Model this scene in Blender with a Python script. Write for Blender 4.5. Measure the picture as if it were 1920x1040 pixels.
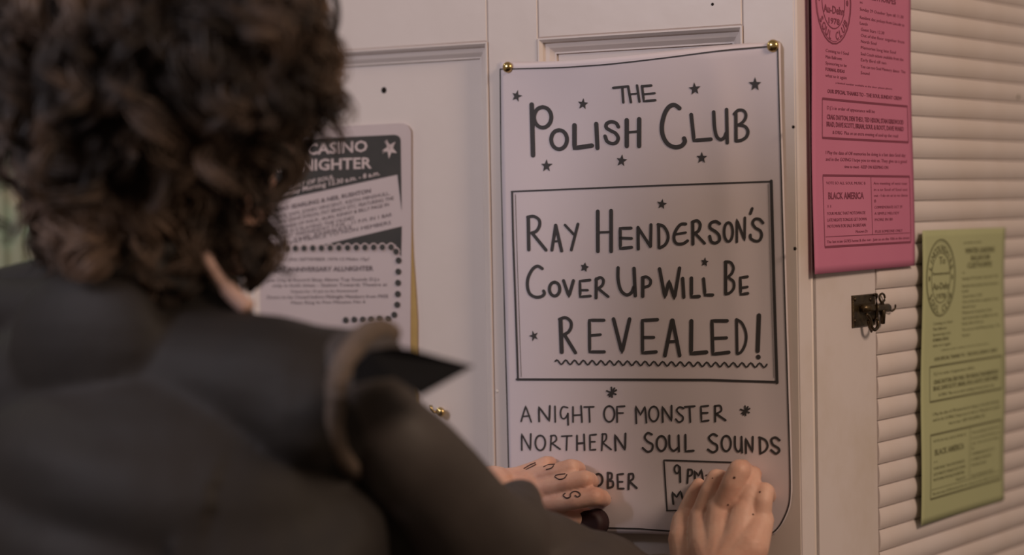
import bpy, bmesh, math, random
import numpy as np
from mathutils import Vector, Matrix
from mathutils.bvhtree import BVHTree

for o in list(bpy.data.objects): bpy.data.objects.remove(o)
S = bpy.context.scene
C = S.collection
random.seed(7); rng = np.random.default_rng(7)

# ------------------------------------------------------------------ camera
CAM_Z, FPX, PITCH, ROLL = 1.5, 4400.0, 0.029, 0.018
F = Vector((0, math.cos(PITCH), -math.sin(PITCH)))
U0 = Vector((0, math.sin(PITCH), math.cos(PITCH))); R0 = Vector((1, 0, 0))
RV = R0*math.cos(ROLL) - U0*math.sin(ROLL)
UV = U0*math.cos(ROLL) + R0*math.sin(ROLL)
CP = Vector((0, 0, CAM_Z))
cam = bpy.data.cameras.new('camera'); co = bpy.data.objects.new('camera', cam); C.objects.link(co)
M = Matrix((RV, UV, -F)).transposed().to_4x4(); M.translation = CP
co.matrix_world = M
cam.sensor_width = 36; cam.lens = FPX/1920*36; cam.sensor_fit = 'HORIZONTAL'; cam.clip_start = 0.05
cam.dof.use_dof = True; cam.dof.focus_distance = 2.12; cam.dof.aperture_fstop = 2.5
S.camera = co

# ------------------------------------------------------------------ light
W = bpy.data.worlds.new('world'); S.world = W; W.use_nodes = True
W.node_tree.nodes['Background'].inputs[0].default_value = (1.0, 0.78, 0.60, 1)
W.node_tree.nodes['Background'].inputs[1].default_value = 0.20
def area(name, loc, target, size, power, col):
    l = bpy.data.lights.new(name, 'AREA'); l.shape = 'DISK'; l.size = size; l.energy = power; l.color = col
    o = bpy.data.objects.new(name, l); C.objects.link(o); o.location = loc
    o.rotation_euler = (Vector(target)-Vector(loc)).to_track_quat('-Z', 'Y').to_euler()
area('room_lamp', (1.4, 0.5, 2.5), (0.3, 2.1, 1.4), 0.55, 26, (1.0, 0.75, 0.56))
area('curtain_fill', (-1.25, 2.75, 2.35), (-0.8, 3.45, 1.55), 0.25, 3.5, (0.95, 1.0, 0.85))  # added fill with no seen source, brightens the curtain
area('side_lamp', (-1.26, 1.18, 2.12), (0.15, 2.1, 1.45), 0.36, 11, (0.84, 0.81, 0.92))
S.view_settings.view_transform = 'Standard'; S.view_settings.look = 'None'
S.view_settings.gamma = 1; S.view_settings.use_curve_mapping = False
S.view_settings.exposure = 0.0

# ------------------------------------------------------------------ geometry of the place
B = math.radians(32.8)
DU = Vector((math.cos(B), -math.sin(B), 0)); DN = Vector((-math.sin(B), -math.cos(B), 0))   # along the door, out of the door
WU = Vector((math.sin(B), math.cos(B), 0));  WN = Vector((math.cos(B), -math.sin(B), 0))    # along the slatted wall, out of it
def ray(x, y): return (F*FPX + RV*(x-960) + UV*(520-y))
_r = ray(1497, 520); CORNER = CP + _r*(2.046/_r.y); CORNER.z = 0
class Plane:
    def __init__(s, U, N): s.U, s.N = U, N
    def pt(s, u, v, w=0): return CORNER + s.U*u + s.N*w + Vector((0, 0, v))
    def hit(s, x, y, w=0):
        d = ray(x, y); o = CORNER + s.N*w
        t = (o-CP).dot(s.N)/d.dot(s.N); p = CP + d*t
        return ((p-CORNER).dot(s.U), p.z)
    def surf(s, x, y, h, off=0.0):
        w = 0.0
        for _ in range(5):
            u, v = s.hit(x, y, w+off); w = h(u, v)
        return s.pt(u, v, w+off)
D = Plane(DU, DN); WL = Plane(WU, WN)
def at(x, y, Y):
    d = ray(x, y); return CP + d*(Y/d.y)

# ------------------------------------------------------------------ materials
def mat(name, col, rough=0.6, spec=0.4, metal=0, noise=None, bump=None, sheen=0, sss=0, coat=0, col2=None, nscale=8, stops=(0.35, 0.7), emit=None):
    m = bpy.data.materials.new(name); m.use_nodes = True; nt = m.node_tree; b = nt.nodes['Principled BSDF']
    b.inputs['Base Color'].default_value = (*col, 1); b.inputs['Roughness'].default_value = rough
    b.inputs['Specular IOR Level'].default_value = spec; b.inputs['Metallic'].default_value = metal
    b.inputs['Sheen Weight'].default_value = sheen; b.inputs['Coat Weight'].default_value = coat
    if sss:
        b.inputs['Subsurface Weight'].default_value = sss; b.inputs['Subsurface Radius'].default_value = (0.02, 0.008, 0.005)
        b.inputs['Subsurface Scale'].default_value = 0.25
    tc = nt.nodes.new('ShaderNodeTexCoord')
    if col2:
        n = nt.nodes.new('ShaderNodeTexNoise'); n.inputs['Scale'].default_value = nscale; n.inputs['Detail'].default_value = 6
        n.inputs['Roughness'].default_value = 0.6
        nt.links.new(tc.outputs['Object'], n.inputs['Vector'])
        r = nt.nodes.new('ShaderNodeValToRGB'); r.color_ramp.elements[0].position = stops[0]; r.color_ramp.elements[1].position = stops[1]
        r.color_ramp.elements[0].color = (*col, 1); r.color_ramp.elements[1].color = (*col2, 1)
        nt.links.new(n.outputs['Fac'], r.inputs['Fac']); nt.links.new(r.outputs['Color'], b.inputs['Base Color'])
    if bump:
        n2 = nt.nodes.new('ShaderNodeTexNoise'); n2.inputs['Scale'].default_value = bump[0]; n2.inputs['Detail'].default_value = 4
        nt.links.new(tc.outputs['Object'], n2.inputs['Vector'])
        bp = nt.nodes.new('ShaderNodeBump'); bp.inputs['Strength'].default_value = bump[1]; bp.inputs['Distance'].default_value = bump[2]
        nt.links.new(n2.outputs['Fac'], bp.inputs['Height']); nt.links.new(bp.outputs['Normal'], b.inputs['Normal'])
    return m
M_door = mat('cream_gloss_paint', (0.70, 0.61, 0.575), 0.38, 0.5, col2=(0.66, 0.57, 0.53), nscale=5, bump=(22, 0.25, 0.002))
M_panel = mat('cream_panel_paint', (0.71, 0.62, 0.585), 0.42, 0.45, col2=(0.67, 0.58, 0.54), nscale=6, bump=(18, 0.25, 0.002))
M_slat = mat('cream_slat_paint', (0.66, 0.585, 0.585), 0.5, 0.4, col2=(0.60, 0.51, 0.48), nscale=7, bump=(40, 0.2, 0.001))
M_stile = mat('grubby_cream_paint', (0.66, 0.585, 0.59), 0.5, 0.4, col2=(0.55, 0.46, 0.40), nscale=9, stops=(0.45, 0.85), bump=(30, 0.2, 0.001))
M_paper = mat('lilac_white_paper', (0.71, 0.62, 0.65), 0.75, 0.2, col2=(0.69, 0.60, 0.63), nscale=4, bump=(9, 0.12, 0.004))
M_ink = mat('black_marker_ink', (0.050, 0.044, 0.045), 0.6, 0.4)
M_card = mat('aged_white_card', (0.60, 0.50, 0.50), 0.7, 0.2, col2=(0.56, 0.46, 0.45), nscale=6)
M_cardblack = mat('faded_black_print', (0.055, 0.052, 0.050), 0.7, 0.2, col2=(0.066, 0.060, 0.056), nscale=30)
M_cardgrey = mat('grey_print', (0.15, 0.115, 0.115), 0.7, 0.2)
M_halo = mat('card_print_white', (0.60, 0.48, 0.46), 0.7, 0.2)
M_yellow = mat('yellowed_tape', (0.50, 0.33, 0.12), 0.5, 0.3, col2=(0.42, 0.27, 0.09), nscale=20)
M_pink = mat('pink_paper', (0.55, 0.185, 0.30), 0.75, 0.2, col2=(0.52, 0.165, 0.28), nscale=6)
M_pinkink = mat('print_on_pink', (0.22, 0.06, 0.10), 0.8, 0.1)
M_green = mat('lime_paper', (0.43, 0.45, 0.26), 0.75, 0.2, col2=(0.40, 0.42, 0.24), nscale=6)
M_greenink = mat('print_on_green', (0.16, 0.16, 0.09), 0.8, 0.1)
M_brass = mat('brass', (0.62, 0.46, 0.20), 0.22, 0.6, metal=1, col2=(0.50, 0.36, 0.16), nscale=60)
M_oldbrass = mat('tarnished_brass', (0.10, 0.07, 0.035), 0.38, 0.5, metal=0.75, col2=(0.045, 0.03, 0.022), nscale=140, bump=(300, 0.4, 0.001))
M_dark = mat('dark_hole', (0.02, 0.015, 0.013), 0.9, 0.1)
M_skin = mat('skin', (0.72, 0.45, 0.355), 0.5, 0.35, sss=0.2, col2=(0.58, 0.31, 0.235), nscale=34, bump=(160, 0.25, 0.0012))
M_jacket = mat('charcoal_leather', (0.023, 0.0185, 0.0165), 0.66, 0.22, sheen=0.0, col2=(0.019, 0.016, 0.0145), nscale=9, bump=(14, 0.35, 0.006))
M_sleeve = mat('lit_brown_black_leather', (0.066, 0.054, 0.050), 0.60, 0.3, col2=(0.050, 0.041, 0.038), nscale=9, bump=(14, 0.3, 0.005))  # browner leather, lightened so the sleeve's highlight sits in the colour
M_seam = mat('worn_tan_leather', (0.150, 0.108, 0.084), 0.75, 0.2, col2=(0.085, 0.066, 0.055), nscale=30, bump=(60, 0.3, 0.002))
M_blackflap = mat('black_suede', (0.007, 0.007, 0.009), 0.85, 0.15)
M_hair = mat('brown_hair', (0.030, 0.021, 0.017), 0.5, 0.3, col2=(0.23, 0.150, 0.108), nscale=11, stops=(0.46, 0.70))
M_hairbase = mat('dark_brown_hair_mass', (0.030, 0.021, 0.017), 0.75, 0.2, bump=(60, 0.6, 0.01))
M_collar = mat('pale_shirt_cotton', (0.56, 0.37, 0.32), 0.8, 0.2)
M_trouser = mat('dark_denim', (0.02, 0.022, 0.03), 0.85, 0.2)
M_maroon = mat('dark_maroon_shade', (0.030, 0.012, 0.013), 0.6, 0.3)
M_wallgreen = mat('dark_green_wall', (0.040, 0.050, 0.034), 0.8, 0.2, col2=(0.028, 0.036, 0.024), nscale=3)
M_floor = mat('dark_boards', (0.07, 0.045, 0.03), 0.6, 0.3, col2=(0.05, 0.03, 0.02), nscale=5)
M_curtain = mat('pale_green_cloth', (0.55, 0.62, 0.48), 0.85, 0.2, col2=(0.62, 0.50, 0.38), nscale=14, stops=(0.45, 0.6))

# ------------------------------------------------------------------ mesh helpers
def mk(name, verts, faces, m, parent=None, smooth=False, flat_n=None):
    me = bpy.data.meshes.new(name); me.from_pydata([tuple(v) for v in verts], [], faces); me.materials.append(m)
    if smooth: me.polygons.foreach_set('use_smooth', [True]*len(me.polygons))
    me.update()
    o = bpy.data.objects.new(name, me); C.objects.link(o)
    if parent: o.parent = parent
    return o
def tag(o, label=None, cat=None, group=None, kind=None):
    if label: o['label'] = label
    if cat: o['category'] = cat
    if group: o['group'] = group
    if kind: o['kind'] = kind
    return o
def empty(name): 
    o = bpy.data.objects.new(name, None); C.objects.link(o); o.empty_display_size = 0.05; return o
class MB:
    def __init__(s): s.v = []; s.f = []
    def add(s, vs, fs):
        n = len(s.v); s.v += [Vector(v) for v in vs]; s.f += [tuple(i+n for i in f) for f in fs]
    def box(s, fn, a, b, bev=0.0):
        (x0, y0, z0), (x1, y1, z1) = a, b
        if bev <= 0:
            vs = [fn(x, y, z) for z in (z0, z1) for y in (y0, y1) for x in (x0, x1)]
            s.add(vs, [(0,1,3,2),(4,6,7,5),(0,4,5,1),(2,3,7,6),(0,2,6,4),(1,5,7,3)])
        else:   # top face inset with a bevelled edge
            e = bev
            vs = [fn(x, y, z0) for y in (y0, y1) for x in (x0, x1)] + [fn(x, y, z1-e) for y in (y0, y1) for x in (x0, x1)] + \
                 [fn(x, y, z1) for y in (y0+e, y1-e) for x in (x0+e, x1-e)]
            s.add(vs, [(0,1,3,2),(0,4,5,1),(1,5,7,3),(3,7,6,2),(2,6,4,0),(4,8,9,5),(5,9,11,7),(7,11,10,6),(6,10,8,4),(8,10,11,9)])
    def tube(s, pts, rad, n=8, closed=False):
        pts = [Vector(p) for p in pts]; k = len(pts); rs = rad if isinstance(rad, (list, tuple)) else [rad]*k
        base = len(s.v); up = Vector((0.123, 0.31, 0.94))
        for i, p in enumerate(pts):
            if closed: t = pts[(i+1) % k]-pts[i-1]
            else: t = pts[min(i+1, k-1)]-pts[max(i-1, 0)]
            t.normalize(); a = t.cross(up); 
            if a.length < 1e-3: a = t.cross(Vector((1, 0, 0)))
            a.normalize(); b = t.cross(a)
            for j in range(n):
                q = 2*math.pi*j/n; s.v.append(p + (a*math.cos(q)+b*math.sin(q))*rs[i])
        for i in range(k if closed else k-1):
            i2 = (i+1) % k
            for j in range(n):
                j2 = (j+1) % n; s.f.append((base+i*n+j, base+i*n+j2, base+i2*n+j2, base+i2*n+j))
        if not closed:
            s.f.append(tuple(base+j for j in range(n))[::-1]); s.f.append(tuple(base+(k-1)*n+j for j in range(n)))
    def lathe(s, o, axis, prof, n=20):
        axis = Vector(axis).normalized(); a = axis.cross(Vector((0.2, 0.3, 0.9))).normalized(); b = axis.cross(a); base = len(s.v)
        for (r, h) in prof:
            for j in range(n):
                q = 2*math.pi*j/n; s.v.append(Vector(o)+axis*h+(a*math.cos(q)+b*math.sin(q))*r)
        for i in range(len(prof)-1):
            for j in range(n):
                j2 = (j+1) % n; s.f.append((base+i*n+j, base+i*n+j2, base+(i+1)*n+j2, base+(i+1)*n+j))
        s.f.append(tuple(base+j for j in range(n))[::-1]); s.f.append(tuple(base+(len(prof)-1)*n+j for j in range(n)))
    def out(s, name, m, parent=None, smooth=False):
        o = mk(name, s.v, s.f, m, parent, smooth)
        bm = bmesh.new(); bm.from_mesh(o.data); bmesh.ops.recalc_face_normals(bm, faces=bm.faces); bm.to_mesh(o.data); bm.free()
        return o

# ------------------------------------------------------------------ printed text (default vector font turned into flat mesh)
_T = {}
def glyphs(reqs):
    obs = []
    for (t, bold) in reqs:
        c = bpy.data.curves.new('t', 'FONT'); c.body = t; c.resolution_u = 2; c.size = 1.0
        if bold: c.offset = 0.022
        o = bpy.data.objects.new('t', c); C.objects.link(o); obs.append((t, bold, o, c))
    dg = bpy.context.evaluated_depsgraph_get()
    for t, bold, o, c in obs:
        me = o.evaluated_get(dg).to_mesh()
        v = [(q.co.x, q.co.y) for q in me.vertices]; f = [tuple(p.vertices) for p in me.polygons]
        _T[(t, bold)] = (v, f, max([a[0] for a in v] or [1.0]))
    for t, bold, o, c in obs:
        bpy.data.objects.remove(o); bpy.data.curves.remove(c)
FLYER = [  # text, bold, s0, s1, t(baseline), cap height in t
 ('presents at the', 0, .48, .70, .052, .008),
 ('WINTER GARDENS', 1, .50, .87, .087, .019), ('BALLROOM', 1, .57, .81, .113, .019), ('CLEETHORPES', 1, .53, .84, .139, .019),
 ('at', 0, .47, .50, .157, .008),
 ('Sunday 29 October 3pm till 11.30', 0, .47, .92, .180, .010),
 ('Resident disc jockeys from Lincoln to', 0, .47, .93, .206, .010), ('Leeds', 0, .47, .55, .224, .010),
 ('Guest Stars 12.30', 0, .48, .72, .243, .010), ('Out of the floor together from', 0, .48, .93, .262, .010),
 ('North Soul', 0, .48, .64, .281, .010), ('Memories long late Soul', 0, .48, .84, .300, .010),
 ('Soul Coach tickets available from the', 0, .48, .92, .320, .010), ('Early Bird till ten', 0, .48, .74, .339, .010),
 ('You can too Soul Memory dance  The', 0, .48, .94, .360, .010), ('Sound', 0, .48, .57, .380, .010),
 ('Coming to I Soul', 0, .13, .36, .326, .010), ('Main Ballroom', 0, .13, .29, .345, .010), ('Sponsoring to be', 0, .13, .34, .364, .010),
 ('FORMAL IDEAS', 1, .13, .32, .383, .010), ('what to it again', 0, .13, .34, .402, .010),
 ('a limited number available at the door please phone', 0, .23, .80, .419, .006),
 ('OUR SPECIAL THANKS TO - THE SOUL SUNDAY CREW', 1, .15, .90, .450, .012),
 ("D.J.'s in order of appearance will be", 0, .145, .62, .500, .011),
 ('CRAIG DAYTON, DEN THEO, TED HIXON, STAN KIRKWOOD', 1, .145, .91, .530, .015),
 ('BRAD, DAVE SCOTT, BRIAN, SOUL & ROOT, DAVE WARD', 1, .14, .91, .552, .015),
 ('& DRIG  Plus on an extra evening of soul up the road', 0, .20, .85, .574, .011),
 ('I Play the date of Off memories be doing is a last date Soul day', 0, .13, .92, .637, .011),
 ('and in the GOING I hope you to visit us. They give us a good', 0, .13, .93, .657, .011),
 ('time to meet - KEEP ON KEEPING ON', 0, .31, .74, .678, .010),
 ('VOTE SO ALL SOUL MUSIC B', 0, .13, .51, .729, .009), ('BLACK AMERICA', 1, .145, .49, .774, .021),
 ('11', 0, .13, .17, .800, .008), ('YOUR MUSIC THAT MOTOWN DE', 0, .13, .50, .823, .010), ('LATE NIGHTS TONGUE GET DOWN', 0, .13, .51, .843, .010),
 ('MOTOWN FOR SALE IN BRITAIN', 0, .13, .50, .862, .010), ('Motown Dr', 0, .40, .52, .881, .009),
 ('Are meeting of next tour', 0, .59, .93, .729, .009), ('in a to Soul of Soul out', 0, .59, .93, .749, .009), ('out - I do on us to no dance', 0, .59, .93, .768, .009),
 ('B', 0, .59, .61, .786, .009), ('COMMEMORATE OCT 29', 0, .59, .87, .806, .009), ('A SIMPLE MELODY', 0, .59, .84, .826, .009), ('MORE IN 80', 0, .59, .77, .846, .009),
 ('PLUS SOMEONE ONLY', 0, .59, .87, .884, .009),
 ('The last train GOES home & the out - Join us on the 10th in the street', 0, .12, .94, .909, .009),
 ('To', 1, .185, .26, .118, .026), ('Sweetsound', 1, .11, .31, .155, .011), ('Au-Dehn', 1, .115, .315, .205, .024), ('1978', 1, .15, .27, .237, .018),
]
RING = [('LINCOLNSHIRE', 150, 30, .152, .112), ('SOUL CLUB', 215, 325, -1, 0)]
CASINO = [ # text,bold,x0,y0,x1,y1,cap px, white?
 ('WIGAN CASINO', 1, 456, 296, 689, 283.5, 21, 1), ('ALL-NIGHTER', 1, 502, 322, 697, 315, 21, 1),
 ('THE HEART OF SOUL', 1, 505, 361, 627, 335, 8, 1), ('Every Sunday Morning 12.30 a.m. - 8 a.m.', 1, 492, 374, 712, 328, 9, 1),
 ('RICHARD SEARLING & NEIL RUSHTON', 1, 491, 402, 695, 361, 8, 0),
 ('DJs SOUL SAM, JOHN VINCENT, KEITH MINSHULL,', 0, 494, 415, 731, 365, 7, 0), ('BRIAN RAE, DAVE EVISON, PAT BRADY ETC. FEATURING THE', 0, 494, 425, 738, 374, 7, 0),
 ('SOUNDS OF M.R.M., ALAN, KENNY & BILLY PAGE IN', 0, 520, 431, 729, 386, 7, 0), ('MR M S PLAYING THE OLDIES', 0, 525, 440, 664, 411, 7, 0),
 ('EVERY LAST WEDNESDAY 7 P.M. - 11 P.M. IN 1 BAR', 0, 493, 455, 735, 405, 7, 0), ('THE EMPRESS', 0, 548, 453, 660, 428, 7, 0),
 ('NO ADMITTANCE TO NON MEMBERS', 0, 500, 467, 733, 420, 7, 0),
 ('SAT 29th SEPTEMBER 1974-12 Midnt 15p?', 0, 520, 489, 692, 488, 6, 0), ('FIRST ANNIVERSARY ALLNIGHTER', 1, 505, 510, 700, 507, 9, 0),
 ('Join City & Record Shop Above Top Sounds D.J.s', 0, 500, 528, 711, 526, 6.5, 0), ('only in both times - Station Towards Theatre at', 0, 510, 538, 726, 536, 6.5, 0),
 ('Tickets for 15 pm to be Announced', 0, 544, 549, 670, 547, 5.5, 0), ('Doors to be Closed before Midnight Members from FREE', 0, 500, 560, 728, 558, 6.5, 0),
 ('Meet Ring In Five Minutes No 6', 0, 545, 570, 685, 568, 6, 0)]
glyphs(sorted(set([(t, bool(b)) for t, b, *_ in FLYER] + [(t, bool(b)) for t, b, *_ in CASINO] + [(ch, True) for ch in 'LINCOLNSHIRESOULCLUB'])))
def put_text(mb, t, bold, fn):
    v, f, w = _T[(t, bool(bold))]
    mb.add([fn(x/w, y/0.72) for x, y in v], f)

# ------------------------------------------------------------------ ribbons (pen strokes)
def smooth(pts, n=6):
    if len(pts) < 3: return pts
    P = [pts[0]]+list(pts)+[pts[-1]]; out = []
    for i in range(1, len(P)-2):
        a, b, c, d = [np.array(q, float) for q in P[i-1:i+3]]
        for k in range(n):
            t = k/n; out.append(tuple(0.5*((2*b)+(c-a)*t+(2*a-5*b+4*c-d)*t*t+(3*b-a-3*c+d)*t**3)))
    out.append(tuple(P[-2])); return out
def dense(p, step=5.0):
    out = []
    for i in range(len(p)-1):
        a, b = np.array(p[i], float), np.array(p[i+1], float); n = max(1, int(np.linalg.norm(b-a)/step))
        out += [tuple(a+(b-a)*k/n) for k in range(n)]
    return out+[tuple(p[-1])]
def ribbon(mb, pts, th, fn, caps=True):
    pts = [np.array(p, float) for p in pts]; L = []; R = []; n = len(pts)
    for i, p in enumerate(pts):
        t = pts[min(i+1, n-1)]-pts[max(i-1, 0)]; t = t/(np.linalg.norm(t)+1e-9); nn = np.array((-t[1], t[0]))*th/2
        L.append(p+nn); R.append(p-nn)
    vs = []; fs = []
    for a, b in zip(L, R): vs += [fn(*a), fn(*b)]
    for i in range(n-1): fs.append((2*i, 2*i+1, 2*i+3, 2*i+2))
    if caps:
        for (p, q, sgn) in ((pts[0], pts[min(1, n-1)], -1), (pts[-1], pts[max(n-2, 0)], -1)):
            d = p-q; ang = math.atan2(d[1], d[0]); b = len(vs)
            for k in range(7):
                a = ang-math.pi/2+math.pi*k/6; vs.append(fn(p[0]+math.cos(a)*th/2, p[1]+math.sin(a)*th/2))
            fs.append(tuple(range(b, b+7)))
    mb.add(vs, fs)

# ================================================================== SETTING
floor = MB(); floor.box(lambda x, y, z: Vector((x, y, z)), (-3, -2.5, -0.05), (3.0, 5, 0)); tag(floor.out('floor', M_floor), kind='structure')
bw = MB(); bw.box(lambda x, y, z: Vector((x, y, z)), (-3, 3.62, 0), (0.98, 3.7, 2.6)); tag(bw.out('wall_back', M_wallgreen), kind='structure')

# --- panelled door
door = empty('door_1'); door.location = (0, 0, 0); tag(door, kind='structure')
uL = D.hit(443, 512)[0]; uR = 0.0
pa = D.hit(914, 79)[0]; pb = D.hit(1009, 75)[0]; pc = D.hit(1392, 47)[0]
vT = D.hit(1200, 60)[1]; vB = 0.98
stile = abs(pc)
rec = -0.011
fn = lambda u, v, w: D.pt(u, v, w)
def part(name, a, b, m=M_door, bev=0.0015, parent=door, f=fn):
    q = MB(); q.box(f, a, b, bev); return q.out(name, m, parent)
lft = D.hit(456, 512)[0]
part('stile', (uL, 0.005, -0.035), (lft, 2.05, 0)); part('stile', (pc, 0.005, -0.035), (uR, 2.05, 0)); part('stile', (pa, 0.15, -0.035), (pb, 2.05, 0))
for (a, b) in ((lft, pa), (pb, pc)):
    part('rail', (a, vT, -0.035), (b, 2.05, 0)); part('rail', (a, 0.84, -0.035), (b, vB, 0)); part('rail', (a, 0.005, -0.035), (b, 0.15, 0))
    for (v0, v1) in ((vB, vT), (0.15, 0.84)):
        part('panel', (a+0.002, v0+0.002, -0.030), (b-0.002, v1-0.002, rec), M_panel, 0)
        q = MB()   # moulding: an ogee swept round the panel opening
        prof = [(0.0, 0.0012), (0.0015, 0.0012), (0.004, -0.0015), (0.005, -0.0045), (0.009, -0.0055), (0.013, -0.0085), (0.0145, -0.0085), (0.0145, rec-0.002), (0.0, rec-0.002)]
        vs = []; fs = []; n = len(prof)
        for (i, w) in prof:
            vs += [D.pt(a+i, v0+i, w), D.pt(b-i, v0+i, w), D.pt(b-i, v1-i, w), D.pt(a+i, v1-i, w)]
        for k in range(n):
            k2 = (k+1) % n
            for c in range(4): fs.append((4*k+c, 4*k+(c+1) % 4, 4*k2+(c+1) % 4, 4*k2+c))
        q.add(vs, fs); q.out('moulding', M_door, door)
def disc(name, plane, x, y, r, h, m, parent, prof=None, off=0.0, lab=None):
    u, v = plane.hit(x, y, off); q = MB()
    q.lathe(plane.pt(u, v, off), plane.N, prof or [(r, -0.001), (r, h*0.3), (r*0.8, h*0.8), (r*0.3, h)], 16)
    o = q.out(name, m, parent, True)
    if lab: o['label'] = lab
    return o
disc('screw_hole', D, 720, 169, 0.0031, 0.0006, M_dark, door, off=rec, lab='small dark round hole in the upper left panel')
disc('screw_hole', D, 1336, 8, 0.0014, 0.0004, M_dark, door, off=0.0)
disc('paint_chip', D, 932, 733, 0.0016, 0.0006, mat('white_chip', (0.8, 0.72, 0.66), 0.5), door, off=0.0)

# --- slatted wall round the corner
wr = empty('wall_right'); tag(wr, kind='structure')
fw = lambda u, v, w: WL.pt(u, v, w)
uB = WL.hit(1520, 520)[0]; uS = WL.hit(1642, 520)[0]
q = MB()                                                   # rounded corner bead
prof = [(-0.030, -0.0)] + [(0.001, 0.0)] + [(0.0015, 0.0012)]
q.box(fw, (0.0005, 0, -0.036), (uB-0.001, 2.3, 0.0015), 0.0015); q.out('corner_bead', M_stile, wr)
q = MB(); q.lathe(WL.pt(uB-0.0005, 0, 0.0005), (0, 0, 1), [(0.0017, 0), (0.0017, 2.3)], 10); q.out('bead_strip', M_door, wr, True)
q = MB(); q.box(fw, (uB, 0, -0.034), (uS-0.0008, 2.3, 0.0), 0.001); q.out('stile', M_stile, wr)
q = MB(); q.box(fw, (uS+0.001, 0, -0.034), (1.62, 2.3, -0.010), 0); q.out('backing_board', M_dark, wr)
v0 = WL.hit(1642, 666)[1]; v1 = WL.hit(1645, 1036)[1]; pitch = (v0-v1)/9.0
NP = 9; LU = 1.6
prof = []
for k in range(NP+1):
    t = k/NP; a = math.pi*t
    prof.append((t, 0.0035*math.sin(a)**0.75 if 0 < k < NP else 0.0))
slat_me = None
k0 = int((v0-0.95)/pitch)
for i in range(-22, k0+1):
    vt = v0 - i*pitch; vb = vt-pitch
    if slat_me is None:
        vs = []; g = 0.0004
        us = [uS+0.0012, uS+0.004] + list(np.linspace(uS+0.05, LU, 8))
        for j, u in enumerate(us):
            e = 0.35 if j == 0 else 1.0
            for (t, w) in prof: vs.append(WL.U*u + Vector((0, 0, -(g+(pitch-2*g)*t))) + WL.N*(w*e-0.0005))
            for t in (1.0, 0.0): vs.append(WL.U*u + Vector((0, 0, -(g+(pitch-2*g)*t))) + WL.N*(-0.009))
        n = NP+3; fs = []
        for j in range(len(us)-1):
            for k in range(n): fs.append((j*n+k, j*n+(k+1) % n, (j+1)*n+(k+1) % n, (j+1)*n+k))
        fs.append(tuple(range(n))[::-1]); fs.append(tuple((len(us)-1)*n+k for k in range(n)))
        s0 = MB(); s0.add(vs, fs); so = s0.out('slat', M_slat, wr, False); slat_me = so.data
        for p in slat_me.polygons: p.use_smooth = True
        slat_me.set_sharp_from_angle(angle=math.radians(40))
    else:
        so = bpy.data.objects.new('slat', slat_me); C.objects.link(so); so.parent = wr
    so.location = CORNER + Vector((0, 0, vt)) 
    so.location.x += 0; so.rotation_euler = (0, 0, 0)
disc('paint_chip', WL, 1909, 178, 0.004, 0.0008, mat('grey_mark', (0.16, 0.14, 0.10), 0.7), wr, off=0.002)
disc('nail_head', WL, 1491, 466, 0.0016, 0.001, M_dark, wr, off=0.0016); disc('nail_head', WL, 1488, 238, 0.0014, 0.001, M_dark, wr, off=0.0016)

# ================================================================== POSTER
xs_top = [(937, 116), (960, 116), (1040, 115), (1100, 111.5), (1180, 104), (1250, 96), (1330, 86), (1400, 81), (1440, 80), (1476, 80)]
lu0, lv0 = D.hit(937, 128); ru0, rv0 = D.hit(1460, 88); bu0, bv0 = D.hit(1480, 1000)
PW = ru0-lu0
def h_poster(u, v):
    s = (u-lu0)/PW; topv = lv0+(rv0-lv0)*s; d = max(0.0, topv-v)
    ss = min(max(s, 0), 1)
    h = 0.0035 + 0.011*math.sin(math.pi*ss)**1.3*math.exp(-(d/0.055)**1.2)
    h += 0.0016*math.sin(9.0*s+6*(v-bv0)+0.6)*min(1, ss*6)*min(1, (1.05-min(s, 1.05))*8)*(1-math.exp(-d/0.03))
    h += 0.0022*math.exp(-((s-0.80-0.10*d/0.42)/0.055)**2)*(1-math.exp(-d/0.02))*math.exp(-d/0.28)
    if v > topv: h -= 0.9*min(v-topv, 0.010)
    h += 0.004*math.exp(-((v-bv0)/0.03)**2)*math.sin(math.pi*ss)**2
    return max(h, 0.0012)
def P(x, y): return D.surf(x, y, h_poster, 0.00045)
def lerp_curve(pts, t):
    ks = [p[2] if len(p) > 2 else None for p in pts]
    n = len(pts)-1; i = min(int(t*n), n-1); f = t*n-i
    return (pts[i][0]*(1-f)+pts[i+1][0]*f, pts[i][1]*(1-f)+pts[i+1][1]*f)
def left_edge(t):  return (935+18*t+2, 117+ t*885)
def right_edge(t):
    y = 80+t*923
    x = np.interp(y, [80, 200, 330, 540, 700, 850, 920, 950, 975, 992, 1003], [1463, 1465, 1469, 1475, 1480, 1484.5, 1485.5, 1482, 1472, 1460, 1451]); return (x, y)
def top_edge(s):
    x = 937+s*526; return (x, np.interp(x, [p[0] for p in xs_top], [p[1] for p in xs_top]))
def bot_edge(s):
    x = 955+s*496; return (x, np.interp(x, [955, 1100, 1200, 1300, 1400, 1451], [1000, 998, 1000, 1003, 1005, 1003]))
poster = empty('poster')
NX, NY = 70, 110; vs = []; 
for j in range(NY+1):
    t = j/NY
    for i in range(NX+1):
        s = i/NX
        l, r, tp, bt = map(np.array, (left_edge(t), right_edge(t), top_edge(s), bot_edge(s)))
        c00, c10, c01, c11 = map(np.array, (left_edge(0), right_edge(0), left_edge(1), right_edge(1)))
        p = (1-s)*l+s*r+(1-t)*tp+t*bt-((1-s)*(1-t)*c00+s*(1-t)*c10+(1-s)*t*c01+s*t*c11)
        vs.append(D.surf(p[0], p[1], h_poster, 0))
fs = [(j*(NX+1)+i, j*(NX+1)+i+1, (j+1)*(NX+1)+i+1, (j+1)*(NX+1)+i) for j in range(NY) for i in range(NX)]
sheet = mk('sheet', vs, fs, M_paper, poster, True)
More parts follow.
